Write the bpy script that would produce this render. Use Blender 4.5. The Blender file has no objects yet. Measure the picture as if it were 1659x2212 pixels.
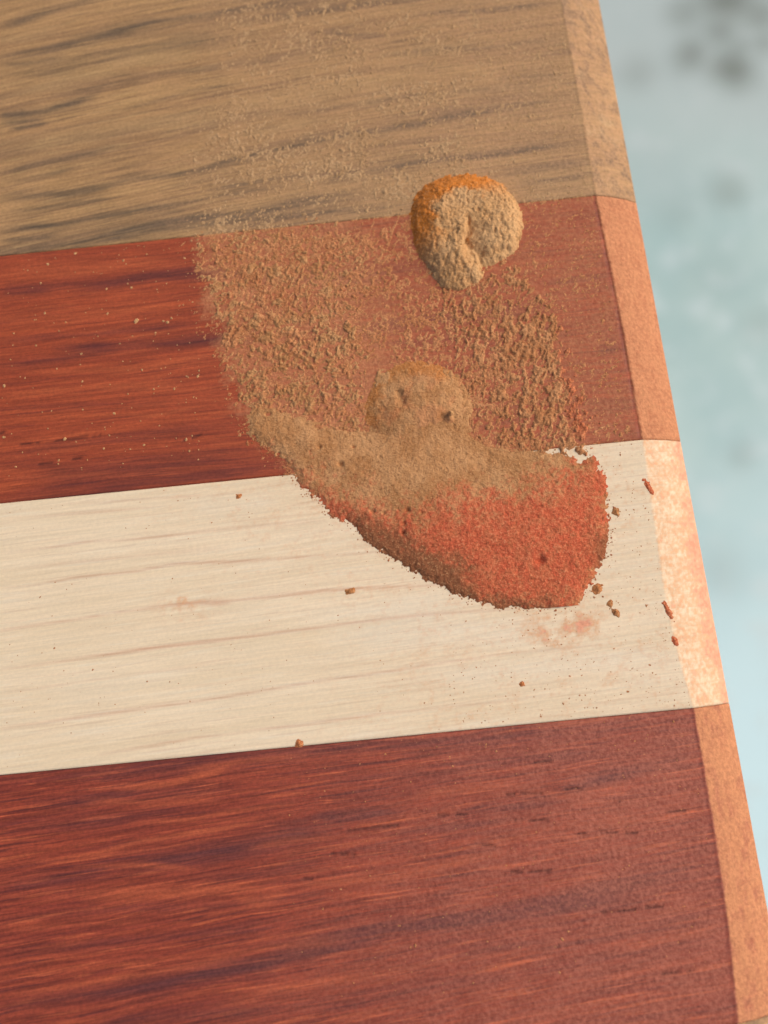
import bpy, math
import numpy as np

# ------------------------------------------------------------------ camera, world, sun, exposure
SC = bpy.context.scene
COL = SC.collection
MM = 0.001
BOARD_Z = 0.750                       # height of the board's top face above the floor (m)
IW, IH = 1659.0, 2212.0               # pixel frame in which the photograph was measured
HFOV = math.radians(48.3)
F = (IW / 2) / math.tan(HFOV / 2)
CAM_R = np.array([[0.99510973, 0.09846388, 0.00784184],
                  [-0.09514612, 0.97684202, -0.19164258],
                  [-0.02653012, 0.18995928, 0.98143345]])
CAM_P = np.array([-26.513880, -42.672655, 73.994368])      # mm, from the board's corner

from mathutils import Matrix, Vector
cd = bpy.data.cameras.new('camera')
cam = bpy.data.objects.new('camera', cd)
COL.objects.link(cam)
cd.lens = 4.15
cd.sensor_fit = 'HORIZONTAL'
cd.sensor_width = 2 * 4.15 * math.tan(HFOV / 2)
cd.sensor_height = cd.sensor_width * 4 / 3
cd.clip_start = 0.005
cd.clip_end = 60
M = Matrix([list(CAM_R[i]) + [0] for i in range(3)] + [[0, 0, 0, 1]])
M.translation = Vector((CAM_P[0] * MM, CAM_P[1] * MM, BOARD_Z + CAM_P[2] * MM))
cam.matrix_world = M
cd.dof.use_dof = True
cd.dof.focus_distance = 0.0745
cd.dof.aperture_fstop = 2.6
SC.camera = cam

SUN_EL, SUN_AZ = math.radians(43), math.radians(14)   # azimuth measured from +X towards +Y
w = bpy.data.worlds.new('World'); SC.world = w; w.use_nodes = True
nt = w.node_tree; nt.nodes.clear()
sky = nt.nodes.new('ShaderNodeTexSky'); sky.sky_type = 'NISHITA'; sky.sun_disc = False
sky.sun_elevation = SUN_EL; sky.sun_rotation = math.pi / 2 - SUN_AZ
sky.air_density = 0.7; sky.dust_density = 4.5; sky.ozone_density = 0.5
bg = nt.nodes.new('ShaderNodeBackground'); bg.inputs[1].default_value = 0.14
wo = nt.nodes.new('ShaderNodeOutputWorld')
nt.links.new(sky.outputs[0], bg.inputs[0]); nt.links.new(bg.outputs[0], wo.inputs[0])
sd = bpy.data.lights.new('sun', 'SUN'); sd.energy = 1.05; sd.angle = math.radians(50); sd.color = (1.0, 0.985, 0.96)
so = bpy.data.objects.new('sun', sd); COL.objects.link(so)
L = Vector((math.cos(SUN_EL) * math.cos(SUN_AZ), math.cos(SUN_EL) * math.sin(SUN_AZ), math.sin(SUN_EL)))
so.rotation_euler = L.to_track_quat('Z', 'Y').to_euler(); so.location = (1, 0.3, 2)
SC.view_settings.view_transform = 'Standard'; SC.view_settings.look = 'None'
SC.view_settings.gamma = 1.0
SC.view_settings.exposure = 0.12

# ------------------------------------------------------------------ measuring and noise helpers
def at(px, py, z=0.0):
    """photograph pixel -> point (mm) on the level z above the board's top face"""
    d = CAM_R @ np.array([(px - IW / 2) / F, -(py - IH / 2) / F, -1.0])
    return CAM_P + (z - CAM_P[2]) / d[2] * d

def pts(lst, z=0.0):
    return np.array([at(x, y, z)[:2] for x, y in lst])

def _h(ix, iy, s):
    n = (ix * 374761393 + iy * 668265263 + s * 1442695041) & 0xFFFFFFFF
    n = ((n ^ (n >> 13)) * 1274126177) & 0xFFFFFFFF
    n = (n ^ (n >> 16)) & 0xFFFFFFFF
    return n / 4294967295.0

def vn(x, y, s=0):
    xi = np.floor(x).astype(np.int64); yi = np.floor(y).astype(np.int64)
    fx = x - xi; fy = y - yi
    fx = fx * fx * fx * (fx * (fx * 6 - 15) + 10); fy = fy * fy * fy * (fy * (fy * 6 - 15) + 10)
    a = _h(xi, yi, s); b = _h(xi + 1, yi, s); c = _h(xi, yi + 1, s); d = _h(xi + 1, yi + 1, s)
    return (a * (1 - fx) + b * fx) * (1 - fy) + (c * (1 - fx) + d * fx) * fy

def fbm(x, y, s=0, o=4, g=0.5):
    t = 0; a = 1; n = 0; r = 0.6
    for k in range(o):
        t = t + a * vn(x, y, s + 17 * k); n += a; a *= g
        x, y = 2.03 * (x * math.cos(r) - y * math.sin(r)) + 3.1, 2.03 * (x * math.sin(r) + y * math.cos(r)) - 7.7
    return t / n

def sst(a, b, x):
    t = np.clip((x - a) / (b - a), 0, 1); return t * t * (3 - 2 * t)

def dseg(X, Y, P):
    """distance to a polyline"""
    best = np.full(X.shape, 1e9)
    for (ax, ay), (bx, by) in zip(P[:-1], P[1:]):
        dx, dy = bx - ax, by - ay; l2 = dx * dx + dy * dy + 1e-12
        t = np.clip(((X - ax) * dx + (Y - ay) * dy) / l2, 0, 1)
        best = np.minimum(best, np.hypot(X - ax - t * dx, Y - ay - t * dy))
    return best

def sdf(X, Y, P):
    """signed distance to a closed polygon, positive inside"""
    Q = np.vstack([P, P[:1]]); d = dseg(X, Y, Q)
    ins = np.zeros(X.shape, bool)
    for (ax, ay), (bx, by) in zip(Q[:-1], Q[1:]):
        c = ((ay > Y) != (by > Y)) & (X < (bx - ax) * (Y - ay) / ((by - ay) if abs(by - ay) > 1e-9 else 1e-9) + ax)
        ins ^= c
    return np.where(ins, d, -d)

# ------------------------------------------------------------------ object helpers
def tag(o, label=None, cat=None, group=None, kind=None):
    for k, v in (('label', label), ('category', cat), ('group', group), ('kind', kind)):
        if v: o[k] = v
    return o

def empty(name, loc=(0, 0, 0)):
    o = bpy.data.objects.new(name, None); o.location = loc; o.empty_display_size = 0.02
    COL.objects.link(o); return o

def mesh_obj(name, V, faces, mat, parent=None, loc=(0, 0, 0), smooth=True):
    """V in mm (n,3); faces = quads (m,4) int array, or a list"""
    me = bpy.data.meshes.new(name)
    V = np.asarray(V, float) * MM
    if isinstance(faces, np.ndarray):
        n = len(faces); k = faces.shape[1]
        me.vertices.add(len(V)); me.vertices.foreach_set('co', V.ravel())
        me.loops.add(n * k); me.loops.foreach_set('vertex_index', faces.ravel().astype(np.int32))
        me.polygons.add(n)
        me.polygons.foreach_set('loop_start', np.arange(0, n * k, k, dtype=np.int32))
        me.polygons.foreach_set('loop_total', np.full(n, k, np.int32))
        me.update(calc_edges=True); me.validate()
    else:
        me.from_pydata([tuple(v) for v in V], [], faces)
    me.polygons.foreach_set('use_smooth', np.full(len(me.polygons), smooth))
    me.materials.append(mat)
    o = bpy.data.objects.new(name, me); COL.objects.link(o)
    o.parent = parent; o.location = loc
    return o

def attr(o, name, A):
    a = o.data.attributes.new(name, 'FLOAT_COLOR', 'POINT')
    B = np.ones((len(A), 4), np.float32); B[:, :A.shape[1]] = A
    a.data.foreach_set('color', B.ravel())

def grid_faces(nx, ny):
    i, j = np.meshgrid(np.arange(nx - 1), np.arange(ny - 1))
    a = (j * nx + i).ravel()
    return np.stack([a, a + 1, a + nx + 1, a + nx], 1)

# ------------------------------------------------------------------ materials
class N:
    def __init__(s, name):
        s.m = bpy.data.materials.new(name); s.m.use_nodes = True
        s.t = s.m.node_tree; s.t.nodes.clear()
        s.out = s.t.nodes.new('ShaderNodeOutputMaterial'); s.b = s.t.nodes.new('ShaderNodeBsdfPrincipled')
        s.t.links.new(s.b.outputs[0], s.out.inputs[0])
    def put(s, sock, v):
        if isinstance(v, bpy.types.NodeSocket): s.t.links.new(v, sock)
        elif isinstance(v, (tuple, list)): sock.default_value = tuple(v) + ((1,) if len(v) == 3 and sock.type == 'RGBA' else ())
        else: sock.default_value = v
    def math(s, op, a, b=0.0, c=0.0, clamp=False):
        n = s.t.nodes.new('ShaderNodeMath'); n.operation = op; n.use_clamp = clamp
        s.put(n.inputs[0], a); s.put(n.inputs[1], b)
        if op in ('MULTIPLY_ADD',): s.put(n.inputs[2], c)
        return n.outputs[0]
    def mix(s, f, a, b, mode='MIX'):
        n = s.t.nodes.new('ShaderNodeMix'); n.data_type = 'RGBA'; n.blend_type = mode; n.clamp_factor = True
        s.put(n.inputs[0], f); s.put(n.inputs[6], a); s.put(n.inputs[7], b); return n.outputs[2]
    def attr(s, name):
        n = s.t.nodes.new('ShaderNodeAttribute'); n.attribute_name = name; return n
    def sep(s, v):
        n = s.t.nodes.new('ShaderNodeSeparateColor'); s.put(n.inputs[0], v); return n.outputs
    def map(s, v, sc, loc=(0, 0, 0), rot=(0, 0, 0)):
        n = s.t.nodes.new('ShaderNodeMapping'); s.put(n.inputs[0], v)
        n.inputs['Scale'].default_value = sc; n.inputs['Location'].default_value = loc; n.inputs['Rotation'].default_value = rot
        return n.outputs[0]
    def obj(s):
        return s.t.nodes.new('ShaderNodeTexCoord').outputs['Object']
    def noise(s, v, scale=1.0, detail=3.0, rough=0.55, dist=0.0):
        n = s.t.nodes.new('ShaderNodeTexNoise'); s.put(n.inputs['Vector'], v)
        n.inputs['Scale'].default_value = scale; n.inputs['Detail'].default_value = detail
        n.inputs['Roughness'].default_value = rough; n.inputs['Distortion'].default_value = dist
        return n.outputs[0]
    def rng(s, v, a, b, c=0.0, d=1.0):
        n = s.t.nodes.new('ShaderNodeMapRange'); n.interpolation_type = 'SMOOTHSTEP'
        s.put(n.inputs[0], v); n.inputs[1].default_value = a; n.inputs[2].default_value = b
        n.inputs[3].default_value = c; n.inputs[4].default_value = d; return n.outputs[0]
    def bump(s, h, dist, st=1.0, nrm=None):
        n = s.t.nodes.new('ShaderNodeBump'); n.inputs['Strength'].default_value = st
        n.inputs['Distance'].default_value = dist; s.put(n.inputs['Height'], h)
        if nrm is not None: s.put(n.inputs['Normal'], nrm)
        return n.outputs[0]

def c(r, g, b):                        # sRGB 0-255 -> linear
    f = lambda v: (v / 255 / 12.92) if v / 255 <= 0.04045 else ((v / 255 + 0.055) / 1.055) ** 2.4
    return (f(r), f(g), f(b))

def wood(name, light, mid, dark, streak, bright, film, rim, fib=0.5, pore=0.5, porecol=(0.045, 0.012, 0.008), rough=0.5):
    s = N(name); g = s.attr('grain').outputs['Color']; m = s.sep(s.attr('marks').outputs['Color'])
    streak_f, bright_f, film_f = m[0], m[1], m[2]
    n1 = s.noise(s.map(g, (0.03, 0.42, 1)), 1, 5, 0.62, 0.2)       # broad bands
    n2 = s.noise(s.map(g, (0.055, 2.2, 1), (7, 3, 0)), 1, 6, 0.75, 0.12)   # narrow fibres
    n3 = s.noise(s.map(g, (0.12, 4.2, 1), (1, 9, 0)), 1, 4, 0.75)
    n5 = s.noise(s.map(g, (0.13, 2.6, 1), (21, 2, 0)), 1, 3, 0.6, 0.15)
    n6 = s.noise(s.map(g, (0.10, 3.2, 1), (5, 31, 0)), 1, 3, 0.6, 0.15)
    n4 = s.noise(s.map(g, (0.10, 1.1, 1), (11, 5, 0)), 1, 4, 0.6, 0.3)      # ripple figure
    col = s.mix(s.rng(n1, 0.32, 0.68), mid, light)
    if 'walnut' in name: col = s.mix(s.rng(n1, 0.46, 0.36, 0, .6), col, dark)
    col = s.mix(s.math('MULTIPLY', s.rng(n2, 0.48, 0.66), fib), col, dark)
    col = s.mix(s.math('MULTIPLY', s.rng(n2, 0.5, 0.3), fib * 0.7), col, bright)
    col = s.mix(s.math('MULTIPLY', s.rng(n4, 0.56, 0.7), fib * 0.55), col, bright)
    col = s.mix(s.math('MULTIPLY', s.rng(n5, 0.56, 0.66), min(1, fib * 1.15)), col, bright)
    col = s.mix(s.math('MULTIPLY', s.rng(n6, 0.56, 0.68), min(1, fib * 1.1)), col, s.mix(0.4, dark, streak))
    st = s.math('MULTIPLY', streak_f, s.math('ADD', s.rng(n3, 0.3, 0.68, 0.6, 1.2), s.math('MULTIPLY', s.math('SUBTRACT', n2, 0.5), 1.6)), clamp=True)
    col = s.mix(st, col, streak)
    col = s.mix(s.math('MULTIPLY', bright_f, s.rng(n3, 0.3, 0.65, 0.35, 1.1)), col, bright)
    col = s.mix(s.rng(n3, 0.38, 0.66, 0.0, 1.0 * fib), col, s.mix(0.6, col, dark))
    gk = 0.16 if name == 'maple_wood' else fib ** .8
    n7 = s.noise(s.map(g, (0.15, 3.4, 1), (2, 17, 0)), 1, 5, 0.8)
    gn = s.rng(n7, 0.36, 0.64, 1 - 0.36 * gk, 1 + 0.28 * gk)
    fg = s.rng(s.noise(s.map(g, (3.2, 3.6, 1)), 1, 3, 0.7), 0.3, 0.7, 1 - .24 * gk, 1 + .22 * gk)
    gq = s.math('MULTIPLY', gn, fg)
    cc = s.t.nodes.new('ShaderNodeCombineColor')
    for q_ in range(3): s.put(cc.inputs[q_], gq)
    col = s.mix(1.0, col, cc.outputs[0], 'MULTIPLY')
    # short open pores, plus the painted arris shade
    p1 = s.noise(s.map(g, (0.32, 8.0, 1), (3, 1, 0)), 1, 1.5, 0.4)
    col = s.mix(s.math('MULTIPLY', s.rng(p1, 0.68, 0.76), pore), col, porecol)
    pa = s.attr('pores_shade').outputs['Fac']
    col = s.mix(pa, col, porecol)
    # dust film
    o = s.map(s.obj(), (1000, 1000, 1000))
    d1 = s.noise(o, 3.1, 3, 0.6); d2 = s.noise(o, 0.5, 3, 0.6)
    dn = s.math('ADD', s.math('SUBTRACT', s.rng(d1, 0.35, 0.65), 0.5), s.math('SUBTRACT', d2, 0.5))
    ff = s.math('ADD', s.math('MULTIPLY', film_f, s.math('SUBTRACT', 1.0, s.math('MULTIPLY', pa, 0.9))), s.math('MULTIPLY', dn, s.math('MULTIPLY', s.math('MULTIPLY', film_f, 1.3), s.math('SUBTRACT', 1.0, film_f))), clamp=True)
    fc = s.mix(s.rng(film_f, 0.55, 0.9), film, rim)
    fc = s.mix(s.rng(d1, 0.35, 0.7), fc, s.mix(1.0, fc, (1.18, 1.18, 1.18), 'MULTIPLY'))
    col = s.mix(ff, col, fc)
    s.put(s.b.inputs['Base Color'], col)
    s.put(s.b.inputs['Roughness'], s.math('ADD', rough, s.math('MULTIPLY', film_f, 0.4), clamp=True))
    s.b.inputs['Specular IOR Level'].default_value = 0.35
    b1 = s.bump(s.math('ADD', n3, s.math('MULTIPLY', pa, -3.0)), 0.00003, 0.5)
    dd = s.noise(o, 2.6, 2, 0.55)
    b2 = s.bump(s.math('MULTIPLY', dd, s.math('ADD', film_f, 0.06)), 0.00014 if name != 'maple_wood' else 0.00005, 1.0, b1)
    s.put(s.b.inputs['Normal'], b2)
    return s.m

def dust_mat(name, tan, pale, dark, red, orange, brown, graze=1.0):
    s = N(name); m = s.sep(s.attr('tint').outputs['Color'])
    o = s.map(s.obj(), (1000, 1000, 1000))
    n1 = s.noise(o, 4.5, 3, 0.65); n2 = s.noise(o, 0.35, 3, 0.6); n3 = s.noise(o, 7.5, 2, 0.5)
    col = s.mix(s.rng(n2, 0.35, 0.65), tan, s.mix(0.35, tan, pale))
    rd = s.mix(s.rng(n1, 0.35, 0.7), red, tuple(min(1, q * 1.25) for q in red))
    col = s.mix(m[0], col, rd); col = s.mix(m[1], col, orange); col = s.mix(m[2], col, brown)
    col = s.mix(s.rng(n1, 0.52, 0.72, 0, 0.5), col, s.mix(0.75, col, pale))
    col = s.mix(s.rng(n1, 0.48, 0.3, 0, 0.55), col, dark)
    col = s.mix(s.rng(n3, 0.62, 0.72, 0, 0.45), col, pale)
    s.put(s.b.inputs['Base Color'], col); s.b.inputs['Roughness'].default_value = 0.95
    s.b.inputs['Specular IOR Level'].default_value = 0.15
    s.put(s.b.inputs['Normal'], s.bump(s.math('ADD', n1, s.math('MULTIPLY', n3, 0.5)), 0.00011 * graze, 1.0))
    return s.m

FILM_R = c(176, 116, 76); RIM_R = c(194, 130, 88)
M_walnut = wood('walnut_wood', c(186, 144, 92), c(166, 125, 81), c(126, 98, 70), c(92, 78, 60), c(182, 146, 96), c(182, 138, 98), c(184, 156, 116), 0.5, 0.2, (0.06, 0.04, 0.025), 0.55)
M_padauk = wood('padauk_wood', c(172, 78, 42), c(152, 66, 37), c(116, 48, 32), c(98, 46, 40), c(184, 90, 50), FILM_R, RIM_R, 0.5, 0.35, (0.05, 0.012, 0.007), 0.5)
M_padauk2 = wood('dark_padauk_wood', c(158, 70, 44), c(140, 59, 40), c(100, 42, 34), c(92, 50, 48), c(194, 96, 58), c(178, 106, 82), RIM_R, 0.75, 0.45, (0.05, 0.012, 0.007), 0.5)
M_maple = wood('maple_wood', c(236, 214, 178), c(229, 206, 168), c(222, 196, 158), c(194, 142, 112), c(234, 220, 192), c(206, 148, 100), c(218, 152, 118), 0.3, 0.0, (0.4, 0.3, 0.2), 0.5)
TAN, PALE, DK = c(174, 122, 76), c(222, 172, 120), c(118, 72, 42)
M_dust = dust_mat('sawdust', TAN, PALE, DK, c(190, 90, 60), c(184, 116, 58), c(136, 86, 56))
M_grit = dust_mat('walnut_dust', c(176, 138, 96), c(206, 170, 126), c(128, 96, 64), c(186, 92, 60), c(186, 106, 44), c(128, 74, 48))
M_mound = dust_mat('packed_sawdust', c(198, 150, 98), c(228, 184, 132), c(138, 92, 56), c(196, 84, 50), c(208, 124, 48), c(128, 74, 48))

# ------------------------------------------------------------------ the setting: floor
fl = N('painted_concrete')
fo = fl.obj(); fm = fl.sep(fl.attr('stain_tone').outputs['Color'])
a1 = fl.noise(fl.map(fo, (1, 1, 1)), 9, 4, 0.6); a2 = fl.noise(fl.map(fo, (1, 1, 1), (3, 3, 0)), 24, 4, 0.6)
fc = fl.mix(fl.rng(a1, 0.35, 0.65), c(162, 190, 184), c(176, 200, 192))
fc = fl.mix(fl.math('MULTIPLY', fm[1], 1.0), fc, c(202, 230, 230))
fc = fl.mix(fl.math('MULTIPLY', fl.rng(a2, 0.5, 0.66), 0.5), fc, c(200, 216, 212))
fc = fl.mix(fl.math('MULTIPLY', fm[2], 0.8), fc, c(176, 186, 180))
fc = fl.mix(fm[0], fc, c(104, 112, 100))
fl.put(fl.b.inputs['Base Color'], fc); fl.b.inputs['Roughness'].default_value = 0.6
fl.put(fl.b.inputs['Normal'], fl.bump(a2, 0.002, 0.3))
gx = np.concatenate([[-30000, -3000, -800], np.arange(-200, 760, 12), [1200, 3000, 30000]]).astype(float)
gy = np.concatenate([[-30000, -3000, -1200], np.arange(-620, 1000, 12), [1800, 4000, 30000]]).astype(float)
X, Y = np.meshgrid(gx, gy); X = X.ravel(); Y = Y.ravel()
FZ = -BOARD_Z * 1000
spots = [((1493, 115), 26, .75), ((1584, 148), 32, .95), ((1594, 108), 22, .6), ((1478, 28), 30, .55), ((1557, 68), 27, .7),
         ((1571, 0), 40, .95), ((1640, 30), 34, .7), ((1648, 92), 22, .6), ((1379, 159), 26, .35), ((1574, 415), 24, .42),
         ((1600, 985), 18, .3), ((1554, 1236), 34, .22), ((1463, 469), 24, .18), ((1640, 700), 26, .2), ((1545, 590), 50, .12), ((1520, 10), 26, .5)]
stain_tone = np.zeros(len(X)); px_mm = (BOARD_Z * 1000 + 74) / F
for (sx, sy), r, s_ in spots:
    p = at(sx, sy, FZ); d = np.hypot(X - p[0], (Y - p[1])) / (r * 1.3 * px_mm) * (0.75 + 0.5 * fbm(X / 30, Y / 30, 3))
    stain_tone = np.maximum(stain_tone, s_ * .95 * np.exp(-(d * .72) ** 2.2))
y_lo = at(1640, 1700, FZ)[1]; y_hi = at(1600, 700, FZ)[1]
white = sst(y_hi, y_lo, Y + 80 * (fbm(X / 120, Y / 120, 8) - .5))  # floor colour grows paler towards low y
grey = sst(at(1500, 560, FZ)[1], at(1500, 80, FZ)[1], Y + 120 * (fbm(X / 90, Y / 90, 5) - .5))
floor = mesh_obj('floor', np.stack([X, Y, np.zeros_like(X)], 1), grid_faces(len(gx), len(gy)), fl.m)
attr(floor, 'stain_tone', np.stack([stain_tone, white, grey], 1)); tag(floor, kind='structure')

# ------------------------------------------------------------------ the board
W0 = 24.0
YB = [0.0, -W0, -W0 - 0.97624 * W0, -W0 - 0.97624 * W0 - 0.96910 * W0 - 0.9]
SK = 0.0165358
def x_edge(y): return -SK * y
inner = pts([(1205, -30), (1210, 0), (1247, 200), (1285, 422), (1340, 690), (1385, 945), (1434, 1288), (1466, 1430), (1497, 1535), (1540, 1790), (1572, 2010), (1583, 2120), (1591, 2212), (1598, 2300)])
inner = inner[np.argsort(inner[:, 1])]
def x_inner(y): return np.interp(y, inner[:, 1], inner[:, 0])
ZD = 2.1

def polys(lst, X, Y, dens=22.0):
    """soft streaks along measured polylines: (points, width px, strength)"""
    out = np.zeros(X.shape)
    wob = (fbm(X / 6, Y / 0.9, 91, 3) - .5)
    fib = 0.62 + .8 * fbm(X / 11.0, Y / 0.28, 77, 4, .65)
    for P, wd, st in lst:
        Q = pts(P); wmm = wd / dens
        sel = (X > Q[:, 0].min() - 4 - 3 * wmm) & (X < Q[:, 0].max() + 4 + 3 * wmm) & (Y > Q[:, 1].min() - 3 * wmm - 1) & (Y < Q[:, 1].max() + 3 * wmm + 1)
        if not sel.any(): continue
        xs, ys = X[sel], Y[sel]
        d = dseg(xs, ys, Q) + wob[sel] * wmm * 1.3
        # fade at the two ends
        L_ = Q[-1, 0] - Q[0, 0]; tt = (xs - Q[0, 0]) / (L_ if abs(L_) > 1e-6 else 1)
        e = 1 - 0.75 * np.clip(np.abs(tt - .5) * 2 - .6, 0, 1) / .4
        e = np.clip(e, 0, 1)
        v = st * e * np.exp(-np.clip(d / wmm, 0, None) ** 2) * np.clip(fib[sel], 0, 1.25)
        out[sel] = 1 - (1 - out[sel]) * (1 - np.clip(v, 0, 1))
    return out

walnut_streaks = [
 ([(0, 60), (75, 34), (150, 12), (220, -5)], 9, .6), ([(0, 125), (75, 112), (200, 82), (270, 62), (330, 48), (450, 35), (525, 20), (650, 4)], 10, .85),
 ([(0, 165), (100, 150), (220, 120), (400, 90), (560, 70)], 20, .38), ([(0, 140), (60, 138), (140, 122)], 8, .5),
 ([(0, 255), (50, 248), (100, 240), (160, 222), (215, 202)], 7, .95), ([(0, 266), (40, 263), (95, 258)], 4, .8), ([(20, 279), (70, 272), (104, 266)], 4, .7),
 ([(0, 248), (60, 242)], 5, .7), ([(240, 245), (350, 215), (415, 195), (520, 180)], 4, .4), ([(0, 372), (100, 350), (200, 330), (280, 305)], 9, .4),
 ([(0, 395), (80, 385), (170, 360)], 6, .35), ([(180, 415), (280, 385), (380, 375), (430, 368), (480, 352), (550, 332), (620, 317), (750, 290), (830, 280), (900, 268), (1000, 247), (1070, 235), (1160, 222), (1250, 212)], 8, .8),
 ([(0, 430), (70, 424), (150, 415), (240, 395)], 9, .5), ([(830, 362), (905, 350), (1055, 335), (1160, 320), (1262, 310)], 7, .8),
 ([(690, 385), (760, 375), (830, 366), (900, 352)], 11, .7), ([(1070, 172), (1130, 166), (1232, 160)], 5, .55), ([(830, 118), (950, 103), (1040, 105), (1225, 84)], 7, .5),
 ([(1085, 375), (1140, 368), (1200, 360), (1275, 350)], 10, .5), ([(1120, 395), (1275, 378)], 10, .4), ([(700, 70), (760, 76), (830, 73)], 5, .75),
 ([(0, 500), (70, 490), (130, 485), (225, 468), (300, 452), (400, 438)], 9, .8), ([(0, 545), (80, 540), (165, 525), (280, 500), (370, 480), (430, 470), (500, 470), (625, 440), (830, 415)], 11, .9),
 ([(250, 462), (350, 448), (470, 425), (640, 400)], 4, .6), ([(300, 500), (420, 490), (560, 470), (760, 455), (880, 440)], 8, .55), ([(0, 520), (120, 512)], 7, .5),
 ([(500, 50), (640, 30), (760, 10), (900, 0)], 8, .5), ([(560, 130), (700, 112), (820, 100)], 6, .35), ([(900, 30), (1060, 22), (1205, 5)], 7, .55), ([(380, 160), (520, 140), (640, 128)], 5, .3),
 ([(620, 250), (760, 225), (900, 205), (1100, 190)], 5, .3), ([(0, 460), (120, 446), (260, 425)], 6, .5), ([(450, 410), (600, 385), (700, 370)], 7, .45)]
walnut_bright = [([(0, 215), (120, 180), (300, 130), (420, 110)], 16, .7), ([(250, 280), (450, 250), (700, 200), (900, 160)], 22, .6), ([(0, 320), (200, 290), (400, 260)], 20, .5),
 ([(900, 210), (1050, 195), (1235, 180)], 12, .4), ([(0, 90), (120, 60)], 10, .5), ([(500, 290), (700, 260)], 14, .4)]
padauk_streaks = [
 ([(0, 638), (75, 626), (140, 615), (250, 612), (330, 596), (420, 588), (520, 590), (640, 606), (780, 598), (900, 570)], 13, .85), ([(0, 626), (110, 622)], 12, .5),
 ([(0, 738), (80, 728), (200, 722), (300, 712), (420, 700)], 8, .6), ([(120, 752), (240, 750), (300, 745), (370, 742), (460, 734), (560, 722)], 12, .9), ([(0, 790), (110, 777), (190, 763), (300, 750)], 9, .6),
 ([(560, 720), (700, 724), (840, 702), (960, 690), (1060, 676), (1180, 668)], 15, .7), ([(800, 748), (930, 735), (1100, 718)], 10, .5), ([(1290, 760), (1335, 745)], 14, .5), ([(1180, 610), (1320, 600)], 8, .3),
 ([(0, 1075), (200, 1048), (400, 1032), (620, 1008)], 15, .65), ([(0, 1012), (200, 1008), (350, 995), (560, 975)], 12, .5), ([(0, 985), (160, 960), (380, 930), (520, 915)], 10, .35), ([(0, 1040), (240, 1020), (600, 980)], 10, .4),
 ([(0, 880), (200, 872), (420, 870)], 6, .3), ([(0, 1085), (150, 1072), (300, 1056)], 5, .8)]
padauk_bright = [([(0, 590), (200, 575), (400, 560)], 16, .75), ([(0, 690), (160, 680), (380, 660)], 14, .5), ([(230, 806), (330, 790), (400, 775), (470, 768)], 6, .9), ([(200, 835), (330, 838), (400, 832)], 9, .8),
 ([(60, 850), (250, 832), (360, 822)], 3, .8), ([(0, 860), (140, 845)], 8, .5), ([(60, 805), (200, 800), (320, 788)], 3, .7), ([(300, 905), (420, 880), (440, 880)], 3, .8), ([(0, 905), (200, 897), (400, 895)], 4, .4),
 ([(450, 960), (560, 955), (600, 945)], 3, .6), ([(0, 1035), (120, 1030), (260, 1020)], 4, .4)]
maple_streaks = [([(0, 1195), (60, 1190), (180, 1172), (300, 1163), (500, 1141), (620, 1129), (700, 1122)], 5, .55), ([(0, 1270), (85, 1262), (150, 1250), (300, 1232), (380, 1217), (500, 1213), (700, 1200), (820, 1192)], 5, .65),
 ([(0, 1362), (175, 1336), (280, 1318), (390, 1305), (480, 1300), (700, 1275), (830, 1268), (1000, 1262)], 6, .8), ([(0, 1446), (180, 1421), (300, 1404), (525, 1376), (830, 1336), (950, 1325), (1150, 1312)], 6, .75),
 ([(0, 1575), (185, 1547), (340, 1526), (480, 1507), (650, 1477), (830, 1452), (1000, 1425), (1150, 1405), (1300, 1392)], 6, .6), ([(215, 1630), (430, 1592), (600, 1572), (830, 1541), (950, 1530), (1200, 1500)], 5, .6),
 ([(150, 1090), (350, 1075), (560, 1064)], 4, .4), ([(0, 1120), (200, 1105), (400, 1092)], 6, .3), ([(0, 1232), (150, 1215), (300, 1200), (500, 1180)], 10, .2), ([(0, 1500), (250, 1462), (500, 1430)], 5, .25),
 ([(380, 1308), (430, 1302), (500, 1300)], 11, .6), ([(1180, 1375), (1230, 1350), (1290, 1330)], 22, .0)]
maple_streaks = [(P, w_ * .42, s_ * .9) for P, w_, s_ in maple_streaks]
walnut_streaks = [(P, w_ * .85, min(1, s_ * 1.2)) for P, w_, s_ in walnut_streaks] + [(P, w_ * 2.4, s_ * .32) for P, w_, s_ in walnut_streaks]
maple_bright = [([(400, 1100), (600, 1080)], 20, .5), ([(700, 1380), (1000, 1360), (1200, 1380)], 30, .6), ([(900, 1460), (1200, 1440), (1440, 1420)], 22, .5), ([(650, 1330), (1000, 1300)], 16, .5), ([(100, 1500), (400, 1460)], 20, .3)]
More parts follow.
